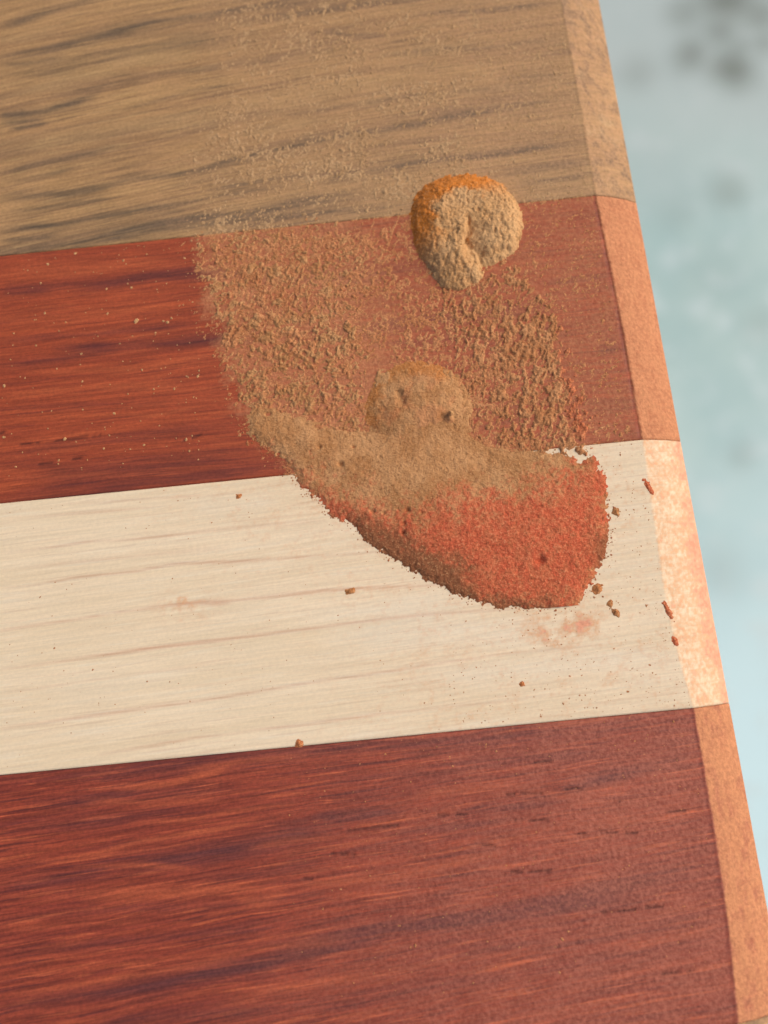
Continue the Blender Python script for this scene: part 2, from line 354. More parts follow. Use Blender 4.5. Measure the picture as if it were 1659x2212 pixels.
padauk2_streaks = [
 ([(263, 1862), (370, 1850), (465, 1838), (560, 1822), (640, 1800), (740, 1785)], 19, .85), ([(0, 1915), (150, 1897), (260, 1862)], 18, .6), ([(680, 1768), (735, 1767), (790, 1760), (860, 1755)], 8, .85),
 ([(0, 2180), (180, 2148), (370, 2122), (490, 2098), (580, 2075), (720, 2040), (860, 2000), (1010, 1982), (1080, 1973), (1180, 1957), (1310, 1935), (1390, 1912), (1545, 1872)], 18, .9),
 ([(1120, 1962), (1300, 1925), (1430, 1885), (1545, 1862)], 16, .6), ([(1225, 1702), (1335, 1670), (1435, 1648), (1512, 1632)], 11, .8), ([(1017, 1745), (1134, 1737), (1205, 1718), (1300, 1690), (1400, 1662)], 9, .6),
 ([(0, 1690), (300, 1660), (700, 1624), (1100, 1588), (1480, 1548)], 14, .65), ([(60, 1735), (260, 1715), (500, 1700)], 12, .45), ([(0, 1790), (200, 1775), (420, 1745)], 14, .4), ([(900, 1660), (1100, 1640), (1300, 1620)], 16, .5),
 ([(820, 1800), (950, 1790), (1100, 1772)], 6, .5), ([(0, 1985), (240, 1965), (500, 1950), (700, 1935)], 7, .35), ([(0, 2060), (250, 2035), (500, 2010), (640, 1985)], 8, .4), ([(500, 2190), (800, 2150), (1100, 2110), (1400, 2060), (1560, 2030)], 12, .4),
 ([(900, 2080), (1150, 2040), (1400, 2000), (1560, 1970)], 14, .4), ([(200, 2212), (420, 2190), (600, 2180)], 16, .5), ([(420, 1900), (560, 1890), (700, 1860)], 8, .35), ([(700, 1690), (850, 1672), (1000, 1668)], 7, .4)]
padauk2_bright = [([(250, 1708), (380, 1690), (470, 1665), (520, 1640)], 5, .9), ([(400, 1662), (560, 1640), (660, 1632)], 5, .8), ([(180, 1728), (330, 1735), (480, 1728)], 6, .6), ([(280, 1778), (420, 1770), (520, 1748), (640, 1736)], 4, .9),
 ([(170, 1855), (300, 1818), (460, 1795), (560, 1772)], 5, .9), ([(160, 1872), (320, 1868), (430, 1880)], 4, .8), ([(180, 1935), (350, 1925), (460, 1925), (620, 1918)], 11, .8), ([(500, 1935), (560, 1950), (620, 1925)], 8, .7),
 ([(640, 1912), (840, 1898), (1010, 1858), (1100, 1840)], 7, .85), ([(500, 2160), (600, 2135), (700, 2120), (830, 2105)], 10, .8), ([(0, 2150), (200, 2125), (420, 2085), (560, 2050)], 6, .6), ([(540, 1830), (620, 1815), (720, 1812)], 6, .6),
 ([(0, 2110), (250, 2085), (460, 2060)], 5, .5), ([(820, 2105), (1000, 2070), (1200, 2050)], 5, .5), ([(1340, 2050), (1450, 2028), (1560, 2008)], 5, .7), ([(900, 1715), (1050, 1700), (1130, 1690)], 6, .6), ([(1100, 1700), (1300, 1735)], 8, .4),
 ([(450, 2070), (600, 2045), (760, 2030)], 7, .5), ([(0, 2010), (160, 1998), (330, 1990)], 5, .5)]
pore_px = [[(45, 960), (105, 954), (215, 940)], [(85, 1003), (175, 989)], [(397, 952), (434, 939)], [(0, 936), (8, 934)], [(1113, 1773), (1187, 1772)], [(1247, 1803), (1310, 1798), (1376, 1799)],
 [(1222, 1704), (1258, 1704)], [(1326, 1731), (1360, 1728)], [(1301, 1972), (1372, 1964)], [(1395, 1961), (1430, 1958)], [(1142, 1648), (1192, 1645)], [(1430, 2104), (1497, 2096)], [(1017, 1823), (1071, 1828)],
 [(1095, 1716), (1170, 1713)], [(717, 1843), (765, 1846)], [(945, 1761), (1016, 1758)], [(655, 1898), (690, 1899)], [(1105, 1884), (1190, 1881)], [(750, 1795), (860, 1783)], [(1440, 1753), (1480, 1751)]]

def dust_edge(X, Y):
    """how far right (mm) a point lies of the line where the dusty area begins"""
    P = pts([(425, -60), (415, 200), (400, 400), (412, 520), (440, 640), (468, 770), (515, 880), (600, 985), (690, 1080), (850, 1210), (1000, 1300), (1080, 1400), (1060, 1600), (1000, 1900), (940, 2260)])
    o = np.argsort(P[:, 1]); return X - np.interp(Y, P[o, 1], P[o, 0])

def film(X, Y, which):
    e = dust_edge(X, Y); n = fbm(X / 2.2, Y / 1.6, 31, 4) - .5; big = fbm(X / 9, Y / 7, 37, 3) - .5
    dx = X - x_inner(Y)                                   # >0 on the rounded edge
    if which == 'walnut': f = 0.04 + 0.15 * sst(-3, 7, e + 6 * n) + 0.12 * sst(14, 34, e) + .2 * n + .15 * big; ch = 0.55 + .5 * n
    elif which == 'padauk': f = 0.02 + 0.30 * sst(-0.8, 1.2, e + 3.0 * n + 2.6 * (fbm(X / .34, Y / .34, 39, 3) - .5)) + 0.32 * sst(20, 12, e) * sst(-.5, 2.5, e + 3 * n) + .35 * n * sst(-1, 1, e) + .06 * sst(22, 36, e); ch = 0.88 + .35 * (fbm(X / .5, Y / 1.1, 36, 3) - .5)
    elif which == 'maple':
        n2 = fbm(X / .5, Y / .4, 33, 3) - .5; f = 0.05 * sst(-20, 0, e) + 0.22 * sst(.0, .4, n2 + .5 * n) * sst(-24, 2, e) ; n3 = fbm(X / .24, Y / .24, 34, 2) - .5; ch = 0.47 + .25 * n + .4 * n2 + .8 * n3
        ch = ch + 0.45 * sst(2.2, 4.3, dx + 2 * n)             # outer rim is ruddier
        for q, r in (((1215, 1352), 2.6), ((1190, 1372), 1.3), ((400, 1308), 2.0), ((1265, 1345), 1.2)):
            p = at(*q); f = f + 0.6 * np.exp(-((X - p[0]) ** 2 + ((Y - p[1]) * 1.6) ** 2) / r ** 2) * np.clip(.5 + 2.2 * n + 1.8 * n2, 0, 1)
    elif which == 'padauk2': f = 0.02 + 0.40 * sst(-24, 18, e + 10 * big) + .3 * n * sst(-14, 6, e); ch = 0.88 + .35 * (fbm(X / .5, Y / 1.1, 36, 3) - .5)
    else: f = 0.25 + .3 * n; ch = 0.6 + .5 * n
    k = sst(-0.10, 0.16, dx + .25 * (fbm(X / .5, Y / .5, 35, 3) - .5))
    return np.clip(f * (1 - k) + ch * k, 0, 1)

STREAKS = {'walnut': (walnut_streaks, walnut_bright), 'padauk': (padauk_streaks, padauk_bright), 'maple': (maple_streaks, maple_bright), 'padauk2': (padauk2_streaks, padauk2_bright), 'walnut2': ([], [])}
board = empty('cutting_board', (0, 0, BOARD_Z - 0.019))
tag(board, 'striped wooden board of walnut, red padauk and pale maple strips, dusty rounded end', 'cutting board')
TH = 19.0

def strip(name, which, y0, y1, mat, label, seed, dense=(-72.0, 32.0), dy=0.17, dxs=0.17):
    g = 0.02
    ya, yb = y0 + g, y1 - g
    ys = np.unique(np.concatenate([np.linspace(max(ya, -76), min(yb, 32), int((min(yb, 32) - max(ya, -76)) / dy) + 2), [ya, yb]]))
    if yb > 34: ys = np.unique(np.concatenate([ys, np.arange(36, yb, 8.0)]))
    if ya < -78: ys = np.unique(np.concatenate([ys, np.arange(-80, ya, -8.0)]))
    xl = np.concatenate([np.arange(-320, -70, 10.0), np.arange(-70, -6, dxs)])
    nl = len(xl); nc = 34; nm = 40
    # columns: fixed part, stretch up to the inner edge, rounded edge, short fall
    XX = []; ZZ = []; 
    for y in ys:
        xi = x_inner(y) + 0.10 * (fbm(np.array([y / 1.3]), np.array([0.5]), 5)[0] - .5) + .06 * (fbm(np.array([y / .35]), np.array([2.5]), 6)[0] - .5)
        xe = x_edge(y); gq = float(sst(.35, .65, fbm(np.array([y / 1.1]), np.array([7.5]), 9)[0]))
        a = np.linspace(-6, xi, nm, endpoint=False)
        t = np.linspace(0, 1, nc)
        b = xi + (xe - xi) * np.sin(t * math.pi / 2 * 0.999) ** 1.0 * (1 - 0.35 * (1 - t)) if False else xi + (xe - xi) * t
        x = np.concatenate([xl, a, b])
        u = np.clip((x - xi) / (xe - xi), 0, 1)
        z = -ZD * (0.10 * u + 0.48 * (u + .0) * sst(-.02, .12, u) + 0.42 * u ** 2.2)                     # arris, then rolling over
        z = z - (0.025 if which == 'padauk' else 0.0) * gq * np.exp(-((x - xi + 0.05) / 0.11) ** 2) + 0.0 * gq * np.exp(-((x - xi - 0.22) / 0.16) ** 2)
        XX.append(x); ZZ.append(z)
    X = np.array(XX); Z = np.array(ZZ); Yg = np.repeat(ys[:, None], X.shape[1], 1)
    nx, ny = X.shape[1], len(ys)
    x, y, z = X.ravel(), Yg.ravel(), Z.ravel()
    fm_ = film(x, y, which)
    # loose relief where dust lies, worn arris at the glue joints
    near = (x > -72) & (y > -78) & (y < 34)
    z = z + np.where(near, (0.0 if which == 'maple' else 0.05) * np.clip(fm_, 0, .9) * (fbm(x / .33, y / .33, 12, 3) - .5) + 0.012 * (fbm(x / 3, y / .3, 13, 3) - .5), 0)
    jd = np.minimum(np.abs(y - y0), np.abs(y - y1)); z = z - 0.03 * np.exp(-(jd / 0.06) ** 2)
    st = polys(STREAKS[which][0], x, y); br = polys(STREAKS[which][1], x, y)
    cham = sst(-0.02, 0.1, x - x_inner(y))
    st = st * (1 - 0.4 * cham)
    if 'walnut' in which:   # end grain flecks show on the rounded edge
        st = np.maximum(st, cham * 0.85 * sst(.50, .62, fbm(x / .5 + y / 1.4, y / .9, 44, 3)))
    if which == 'walnut2': st = np.maximum(st, .5 * sst(.5, .6, fbm(x / 5, y / .9, 45, 3)))
    # dark line in the arris: less dust there, and groove shade painted in
    ar = np.exp(-((x - x_inner(y) + 0.12) / 0.2) ** 2)
    # warped grain coordinates
    t0 = x + 60
    if which == 'walnut': gv = y - (0.13 * t0 - 0.001 * t0 ** 2) + .9 * (fbm(x / 26, y / 7, 3) - .5)
    elif which == 'padauk2': gv = y - 0.035 * t0 * (1 + (-46 - y) / 12) + .9 * (fbm(x / 18, y / 6, 3) - .5)
    elif which == 'maple': gv = y - 0.04 * t0 + .5 * (fbm(x / 22, y / 7, 3) - .5)
    else: gv = y - 0.012 * t0 + .8 * (fbm(x / 18, y / 6, 3) - .5)
    # side skirt and underside
    V = np.stack([x, y, z + TH], 1)
    F_ = grid_faces(nx, ny)
    idx = np.arange(nx * ny).reshape(ny, nx)
    loop = np.concatenate([idx[0, :], idx[1:, -1], idx[-1, -2::-1], idx[-2:0:-1, 0]])
    B = V[loop].copy(); B[:, 2] = 0
    nb = len(loop); base = len(V)
    k = np.arange(nb); k2 = (k + 1) % nb
    SK_ = np.stack([loop[k], base + k, base + k2, loop[k2]], 1)
    V = np.vstack([V, B])
    c4 = [base + 0, base + nx - 1, base + nx - 1 + ny - 1, base + 2 * (nx - 1) + ny - 1]
    # underside as one quad strip (the lower rim is straight)
    F_ = np.vstack([F_, SK_, np.array([[c4[0], c4[3], c4[2], c4[1]]])])
    o = mesh_obj(name, V, F_, mat, board)
    o['label'] = label
    def ext(a): return np.concatenate([a, a[loop]])
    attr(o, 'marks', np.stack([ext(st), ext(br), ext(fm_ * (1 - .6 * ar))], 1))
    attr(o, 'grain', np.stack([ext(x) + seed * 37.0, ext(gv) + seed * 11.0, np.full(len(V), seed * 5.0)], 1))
    po = np.zeros(len(x))
    if 'padauk' in which:
        brk = sst(.3, .42, fbm(x / .8, y / 2, 61, 2))
        for P in pore_px:
            Q = pts(P); po = np.maximum(po, np.exp(-(dseg(x, y, Q) / 0.115) ** 2) * brk * .8)
        po = np.maximum(po, 0.30 * ar * (which == 'padauk') * sst(.35, .6, fbm(x / 2, y / 1.2, 62, 2)))  # groove shade beside the rounded edge, tinted with the pore colour
        po = np.maximum(po, 0.05 * ar * (which == 'padauk2'))
    a = o.data.attributes.new('pores_shade', 'FLOAT', 'POINT'); a.data.foreach_set('value', ext(np.clip(po, 0, .95)).astype(np.float32))
    return o

strip('walnut_strip', 'walnut', 0, 70, M_walnut, 'brown walnut strip with dark grain streaks along the top', 1)
strip('padauk_strip', 'padauk', YB[1], YB[0], M_padauk, 'red padauk strip partly covered by sawdust', 2)
strip('maple_strip', 'maple', YB[2], YB[1], M_maple, 'pale cream maple strip between the two red strips', 3)
strip('padauk_strip', 'padauk2', YB[3], YB[2], M_padauk2, 'lower dark red padauk strip with purple streaks', 4)
strip('walnut_strip', 'walnut2', YB[3] - 70, YB[3], M_walnut, 'walnut strip at the lower right corner', 5, dy=0.3, dxs=.5)

# ------------------------------------------------------------------ sawdust
def relief(name, box, height, tint, mat, res=0.11, parent=None):
    """height field of sawdust; faces wholly under the wood are dropped"""
    x0, y0, x1, y1 = box
    xs = np.arange(x0, x1, res); ys = np.arange(y0, y1, res)
    X, Y = np.meshgrid(xs, ys); X = X.ravel() + 0.25 * res * (vn(X.ravel() * 9, Y.ravel() * 9, 1) - .5); Y = Y.ravel()
    Z = height(X, Y); F_ = grid_faces(len(xs), len(ys))
    keep = (Z[F_] > -0.01).any(1); F_ = F_[keep]
    use = np.unique(F_); mp = np.full(len(X), -1); mp[use] = np.arange(len(use))
    Z = np.maximum(Z, -0.25)
    cx, cy = X[use].mean(), Y[use].mean()
    o = mesh_obj(name, np.stack([X[use] - cx, Y[use] - cy, Z[use]], 1), mp[F_], mat, parent, (cx * MM, cy * MM, BOARD_Z))
    attr(o, 'tint', tint(X[use], Y[use], Z[use]))
    return o

TONGUE = pts([(530, 893), (560, 872), (610, 886), (680, 905), (740, 928), (800, 930), (815, 800), (900, 790), (990, 800), (1018, 860), (1020, 935), (1062, 962), (1130, 968), (1200, 980), (1255, 990), (1285, 978), (1300, 1000), (1310, 1060),
              (1318, 1130), (1315, 1188), (1290, 1225), (1278, 1262), (1250, 1302), (1210, 1317), (1150, 1316), (1080, 1310), (1020, 1297), (960, 1272), (900, 1240), (850, 1208), (800, 1170), (760, 1136), (712, 1106), (680, 1074), (652, 1050), (630, 1020), (608, 986), (575, 962), (537, 932)], 0.4)
RED = pts([(600, 1010), (650, 1036), (720, 1070), (815, 1100), (905, 1112), (1000, 1078), (1150, 1052), (1225, 1030), (1262, 985), (1340, 950), (1340, 1200), (1290, 1330), (1100, 1340), (900, 1300), (700, 1140)], 0.5)
RIM = pts([(735, 1095), (830, 1130), (930, 1175), (1015, 1215), (1045, 1285), (1180, 1296), (1240, 1330), (1000, 1350), (780, 1220)], 0.3)
RIM2 = pts([(1345, 1100), (1285, 1165), (1290, 1230), (1345, 1200)], 0.3)
craters = [((576, 892), .22, .5), ((735, 1001), .26, .45), ((762, 963), .15, .3), ((805, 1104), .2, .35), ((880, 1101), .24, .4), ((1166, 1210), .42, .55), ((910, 1108), .15, .3), ((828, 1107), .16, .3), ((1200, 1040), .16, .2), ((872, 1130), .2, .35), ((870, 1150), .18, .35), ((690, 965), .14, .3), ((820, 985), .14, .25), ((600, 978), .15, .3)]

def clump(x, y, s, k=.55, ang=.9, st=1.7):
    u = x * math.cos(ang) + y * math.sin(ang); v = -x * math.sin(ang) + y * math.cos(ang)
    st = 1 + (st - 1) * .6; return fbm(u / (k * st), v / k, s, 4, .66)
def grains(x, y, s=0, k=.30):
    a = fbm(x / k, y / k, 100 + s, 3, .6); return a - .5

def tongue_h(x, y):
    n = fbm(x / 1.3, y / 1.3, 21, 4) - .5
    d = sdf(x, y, TONGUE) + 0.8 * n + 0.8 * grains(x, y, 2, .3)
    top = pts([(530, 893), (680, 905), (800, 930), (1020, 940), (1062, 962), (1200, 980), (1290, 985)])
    soft = sst(0, 2.6, dseg(x, y, top))
    prof = np.clip(d / (1.1 - .0 * soft), -1, 1); dome = np.sign(prof) * (1 - (1 - np.abs(prof)) ** 1.8)
    h = dome * (0.12 + 0.12 * soft) + 0.34 * sst(0, 7, d)
    h = h + 0.13 * grains(x, y, 5, .24) + .10 * (clump(x, y, 5, .7, .8, 1.6) - .5) + 0.16 * (fbm(x / 2.6, y / 2.0, 23, 3) - .5) * sst(0, 1, d)
    lower = sdf(x, y, RED); h = h + .08 * grains(x, y, 6, .4) * sst(0, 1, lower) * sst(0, .5, d)
    for q, r, dp in craters:
        p = at(*q, .5); rr = np.hypot(x - p[0], (y - p[1]) * 1.2) / r * (.6 + .8 * fbm(x / .35, y / .35, 25, 2))
        h = h - .75 * dp * np.exp(-rr ** 2) + 0.05 * np.exp(-((rr - 1.7) / .5) ** 2)
    return np.where(d < -0.05, np.minimum(h, -.1), h)

def tongue_t(x, y, z):
    n = fbm(x / 1.1, y / 1.1, 24, 4) - .5
    r = sst(-2.0, 2.2, sdf(x, y, RED) + 4.0 * n + 5.0 * grains(x, y, 8, .24))
    b = np.maximum(sst(-.8, 1.4, sdf(x, y, RIM) + 1.8 * n + 2.5 * grains(x, y, 18, .26)), .8 * sst(-.6, .8, sdf(x, y, RIM2) + 1.8 * n))
    b = b * .95
    return np.stack([np.clip(r * (.9 + .6 * grains(x, y, 9, .5)), 0, 1), 0 * r, b], 1)

tp = relief('sawdust_pile', (-50, -38, -2, -10), tongue_h, tongue_t, M_dust)
tag(tp, 'tongue-shaped spill of sawdust, tan above and brick red below, reaching onto the maple strip', 'sawdust pile')

# lower mound, half sunk in the spill
c2 = at(905, 885, 1.0)
def mound2_h(x, y):
    n = fbm(x / 1.5, y / 1.5, 41, 4) - .5
    dx, dy = x - c2[0], y - c2[1]; r = np.hypot(dx, dy * .97) / 4.75 + 0.06 * n
    h = 0.72 * (1 - np.clip(r, 0, 1.3) ** 2.4) + .02 - 0.45 * sst(0.5, -4.6, dy)
    dent = at(950, 930, 1.0); h = h - .45 * np.exp(-(((x - dent[0]) / 2.2) ** 2 + ((y - dent[1]) / 1.3) ** 2))
    for q, rr_, dp in (((862, 846), .28, .4), ((868, 862), .4, .3), ((955, 893), .3, .15), ((890, 815), .5, .12)):
        p = at(*q, 1.0); h = h - dp * np.exp(-((x - p[0]) ** 2 + (y - p[1]) ** 2) / rr_ ** 2)
    p = at(972, 900, 1.0); h = h + .3 * np.exp(-((x - p[0]) ** 2 + (y - p[1]) ** 2) / .3 ** 2)
    h = h + 0.18 * grains(x, y, 12, .34) + .16 * n * sst(1, .8, r)
    return h
def mound2_t(x, y, z):
    dx, dy = x - c2[0], y - c2[1]; n = fbm(x / 1.1, y / 1.1, 26, 4) - .5
    a = sst(.66, .95, np.hypot(dx, dy) / 4.75 + .5 * n) * sst(0.2, 2.2, dy - .5 * dx)
    p = at(955, 893, 1.0); a = np.maximum(a, .6 * np.exp(-((x - p[0]) ** 2 + (y - p[1]) ** 2) / .5 ** 2))
    return np.stack([.18 * sst(.45, .7, n + .5), a * .75, 0 * a], 1)
m2 = relief('sawdust_mound', (c2[0] - 6, c2[1] - 6, c2[0] + 6, c2[1] + 6), mound2_h, mound2_t, M_dust, .1)
tag(m2, 'low round mound of tan sawdust half sunk into the sawdust spill', 'sawdust mound', 'round mounds of packed sawdust')

# upper mound with its split and lower-left lobe
c1 = at(1008, 458, 1.6); lob = at(985, 562, 1.0)
cr = [at(1013, 466, 2)[:2], at(1010, 500, 2)[:2], at(1008, 538, 2)[:2]]
M1 = pts([(1010, 376), (1050, 382), (1085, 398), (1110, 425), (1125, 455), (1129, 490), (1118, 525), (1097, 548), (1070, 562), (1047, 566), (1034, 563), (1042, 580), (1038, 596), (1020, 607), (990, 612),
          (960, 603), (938, 588), (926, 566), (910, 545), (897, 515), (890, 475), (893, 442), (908, 412), (935, 390), (970, 378)], .4)
def mound1_h(x, y):
    n = fbm(x / 1.6, y / 1.6, 51, 4) - .5
    d = sdf(x, y, M1) + .22 + .35 * n + .45 * grains(x, y, 3, .35)
    dx, dy = x - c1[0], y - c1[1]
    k = sst(2.2, .6, d) * sst(-.5, 1.5, dy * .9 - dx * .75)       # the pressed upper-left flank is smoother
    t = np.clip(d / (2.1 + 1.1 * sst(-.5, 3, dy * .9 - dx * .75)), -.3, 1)
    h = np.where(t > 0, 1.38 * (1 - (1 - np.clip(t, 0, 1)) ** 2.0), t)
    rl = np.hypot(x - lob[0], y - lob[1]) / 2.45 + .10 * n + .12 * grains(x, y, 4, .3); hl = .95 * np.sign(1 - rl) * np.abs(1 - np.clip(rl, 0, 2) ** 2.2) ** .8
    low = sst(-1.8, -4.2, dy)
    h = h * (1 - .20 * low)
    cx_ = np.interp(y, [cr[2][1], cr[1][1], cr[0][1]], [cr[2][0], cr[1][0], cr[0][0]]) + .35 * (fbm(y / .6, y * 0, 58, 3) - .5)
    side = x - cx_
    band = sst(cr[0][1] + .9, cr[1][1] + .3, y) * sst(cr[2][1] - .9, cr[2][1] + .2, y) * (h > 0)
    h = h - np.where(side > 0, 1.1 * np.exp(-side / 1.3), .30 * np.exp(-(side / .22) ** 2)) * band
    h = h + .16 * np.exp(-((side + .7) / .6) ** 2) * band
    h = np.maximum(h, hl)
    rough = .26 * grains(x, y, 15, .2) + .26 * (clump(x, y, 52, 1.0, 1.1, 1.7) - .5) - .14 * sst(.57, .67, clump(x, y, 53, .42, 1.1, 2.0)) + .06 * sst(.6, .7, clump(x, y, 54, .5, .9, 1.6))
    return h + rough * (1 - .8 * k) * (h > -.05)
def mound1_t(x, y, z):
    dx, dy = x - c1[0], y - c1[1]; n = fbm(x / 1.1, y / 1.1, 27, 4) - .5
    r = np.hypot(dx, dy) / 5.15
    a = sst(.50, .74, r + .7 * n + .10 * (dy - dx) / 5) * sst(-.5, .8, (dy * .9 - dx * .65) / 3)
    return np.stack([0 * a, np.clip(a * 1.0, 0, 1), .15 * sst(.6, 1, r) * (dx < 0)], 1)
m1 = relief('sawdust_mound', (c1[0] - 7, c1[1] - 9.5, c1[0] + 7, c1[1] + 7), mound1_h, mound1_t, M_mound, .09)
tag(m1, 'tall packed sawdust mound with split middle and orange upper flank, across the walnut joint', 'sawdust mound', 'round mounds of packed sawdust')

# crumbs pressed on the wood
LEFT = pts([(418, 560), (430, 520), (560, 498), (740, 478), (800, 520), (785, 600), (800, 660), (770, 700), (800, 790), (808, 920), (760, 935), (680, 912), (600, 893), (545, 885), (510, 850), (478, 780), (458, 690), (440, 610)])
RIGHT = pts([(1000, 610), (1075, 590), (1105, 545), (1135, 590), (1190, 640), (1212, 690), (1228, 760), (1255, 850), (1280, 920), (1285, 975), (1200, 985), (1100, 968), (1050, 955), (1015, 930), (1010, 870), (985, 800), (950, 700), (930, 640)])
RDR = pts([(1205, 690), (1225, 690), (1250, 800), (1310, 960), (1270, 990), (1215, 860)])
DENS_L = [((600, 600), 4.2, .9), ((520, 700), 3.6, .9), ((640, 740), 4, 1.0), ((690, 860), 4.0, .8), ((560, 840), 3.0, 1.0), ((460, 560), 1.6, .4), ((740, 720), 3, .8), ((480, 640), 2, .7), ((780, 860), 2.0, .6), ((780, 600), 2.6, .5)]
DENS_R = [((1060, 700), 3.4, .75), ((1140, 760), 3.6, 1.0), ((1180, 880), 3.4, 1.1), ((1090, 860), 2.8, .7), ((1110, 600), 1.6, .8), ((1230, 930), 2.2, 1.0), ((1060, 790), 2.0, .5), ((1040, 660), 2, .5), ((1130, 930), 2.5, .8), ((1180, 680), 1.8, .6), ((1240, 840), 1.5, .7)]
def blobs(x, y, L_):
    t = np.zeros(x.shape)
    for q, r, s_ in L_:
        p = at(*q); t = np.maximum(t, s_ * np.exp(-((x - p[0]) ** 2 + (y - p[1]) ** 2) / (r * r)))
    return t
def left_h(x, y):
    d = sdf(x, y, LEFT) + 2.2 * (fbm(x / 1.2, y / 1.2, 62, 3) - .5) + 1.2 * grains(x, y, 65, .3)
    dn = np.clip(blobs(x, y, DENS_L), 0, 1)
    cov = sst(-.5, .7, d) * (0.45 + 0.55 * dn)
    fine = clump(x, y, 63, .24, .9, 1.5); mid_ = clump(x, y, 66, .5, .8, 1.7); big = clump(x, y, 64, .9, .7, 1.7)
    h = .60 * (fine - (.67 - .25 * cov)) + .45 * (mid_ - (.60 - .10 * cov)) * sst(.3, .9, dn + .2) + .6 * np.clip(big - .66, 0, .2) * dn
    return np.where(cov > .02, np.clip(h, -.1, .20), -.1)
def right_h(x, y):
    d = sdf(x, y, RIGHT) + 2.0 * (fbm(x / 1.2, y / 1.2, 72, 3) - .5) + 1.0 * grains(x, y, 75, .3)
    dn = np.clip(blobs(x, y, DENS_R), 0, 1.1)
    cov = sst(-.5, .8, d) * (0.28 + 0.72 * dn)
    mid_ = clump(x, y, 73, .42, 1.1, 2.2); fine = clump(x, y, 76, .22, .9, 1.4); rp = 1 - np.abs(clump(x, y, 77, .6, 1.1, 1.6) - .5) * 3.2
    h = .80 * (mid_ - (.61 - .21 * cov)) + .50 * (fine - (.60 - .13 * cov)) + .13 * (rp - .62) * cov
    return np.where(cov > .02, np.clip(h * .82, -.1, .21), -.1)
def crumb_t(x, y, z):
    n = fbm(x / 1.1, y / 1.1, 28, 4) - .5
    r = .22 * sst(.1, -.15, n); return np.stack([r, 0 * r, 0 * r], 1)
def right_t(x, y, z):
    n = fbm(x / 1.1, y / 1.1, 29, 4) - .5
    r = sst(-.6, .6, sdf(x, y, RDR) + 2 * n); return np.stack([np.maximum(.62 * r, .15), 0 * r, 0 * r], 1)
lf = relief('sawdust_crumbs', (-46, -22, -24, 4), left_h, crumb_t, M_dust, .085)
tag(lf, 'tan sawdust crumbs scattered over the red strip left of the sawdust mounds', 'sawdust', kind='stuff')
rf = relief('sawdust_ridges', (-24, -25, -4, -1), right_h, right_t, M_dust, .085)
tag(rf, 'ropey ridges of tan sawdust on the red strip right of the low mound', 'sawdust', kind='stuff')
def fine_h(x, y):
    e = dust_edge(x, y); dy_ = sst(30, 6, y) ; right = sst(33, 22, e)
    cov = sst(-1.5, 4.5, e + 6.0 * (fbm(x / 1.2, y / 1.2, 82, 3) - .5)) * (.6 + .4 * dy_) * (.45 + .55 * right)
    patch = fbm(x / 4.5, y / 3.0, 83, 3)
    q = clump(x, y, 84, .22, .9, 1.4); mid_ = clump(x, y, 87, .45, .9, 1.6)
    pt = .35 + .65 * sst(.3, .65, patch)
    h = .5 * (q - (.74 - .20 * cov * pt)) + .45 * (mid_ - (.74 - .14 * cov * pt))
    h = np.maximum(.5 * (q - (.73 - .20 * cov * pt)), .4 * (mid_ - (.76 - .16 * cov * pt)))
    # a few thin cracked ridges
    rg = 1 - np.abs(fbm(x / 3.4, y / 3.0, 85, 4) - .5) * 26
    h = np.maximum(h, (rg - .55) * .10 * sst(.5, .62, fbm(x / 5, y / 5, 86, 2)) * cov * 1.2 - .02)
    xi = x_inner(y)
    ok = (cov > .05) & (x < xi - .2)
    return np.where(ok, np.clip(h, -.08, .14), -.1)
def fine_t(x, y, z):
    r = .25 * sst(0.2, -.4, y); return np.stack([r, 0 * r, 0 * r], 1)
ff_ = relief('sawdust_specks', (-47, -24, -4.5, 30), lambda x, y: np.where(y > 0, fine_h(x, y), -.1), fine_t, M_grit, .1)
fr_ = relief('sawdust_specks', (-47, -24, -4.5, 1), lambda x, y: np.where(y <= 0.05, fine_h(x, y), -.1), fine_t, M_dust, .1)
tag(fr_, 'fine ruddy sawdust specks between the crumbs and ridges on the upper red strip', 'sawdust', kind='stuff')
tag(ff_, 'fine beige sawdust specks thrown over the brown walnut strip', 'sawdust', kind='stuff')

# loose pale flecks on the clean wood, each a tiny chip, joined
rs = np.random.RandomState(4)
def chips(n, region, size, aspect=1.6, zj=0.03):
    V = []; Fq = []
    k = 0
    while k < n:
        px, py = region(rs)
        p = at(px, py)
        a = rs.uniform(0, math.pi); s = size * rs.lognormal(0, .4); L_ = s * rs.uniform(1, aspect)
        ca, sa = math.cos(a), math.sin(a); hgt = s * rs.uniform(.3, .7)
        ring = []
        for i in range(6):
            t = i * math.pi / 3; rr = rs.uniform(.75, 1.2)
            u, v = L_ * math.cos(t) * rr, s * math.sin(t) * rr
            ring.append((p[0] + u * ca - v * sa, p[1] + u * sa + v * ca, zj * 0 + 0.0))
        b = len(V); V += ring + [(q[0] * .6 + p[0] * .4 + .02, q[1] * .6 + p[1] * .4, hgt * rs.uniform(.7, 1.1)) for q in ring]
        for i in range(6):
            j = (i + 1) % 6; Fq.append((b + i, b + j, b + 6 + j, b + 6 + i))
        Fq += [(b + 6, b + 7, b + 8, b + 9), (b + 6, b + 9, b + 10, b + 11)]
        k += 1
    return np.array(V), np.array(Fq)
def plain_tint(o, t=(0, 0, 0)): attr(o, 'tint', np.tile(np.array(t, float), (len(o.data.vertices), 1)))
def left_region(r):
    x = 430 - 430 * r.rand() ** 1.6; return x, 560 - .1 * x + r.rand() ** 1.3 * 480
V, Fq = chips(230, left_region, .055)
o = mesh_obj('dust_flecks', V, Fq, M_mound, None, (0, 0, BOARD_Z), False); plain_tint(o)
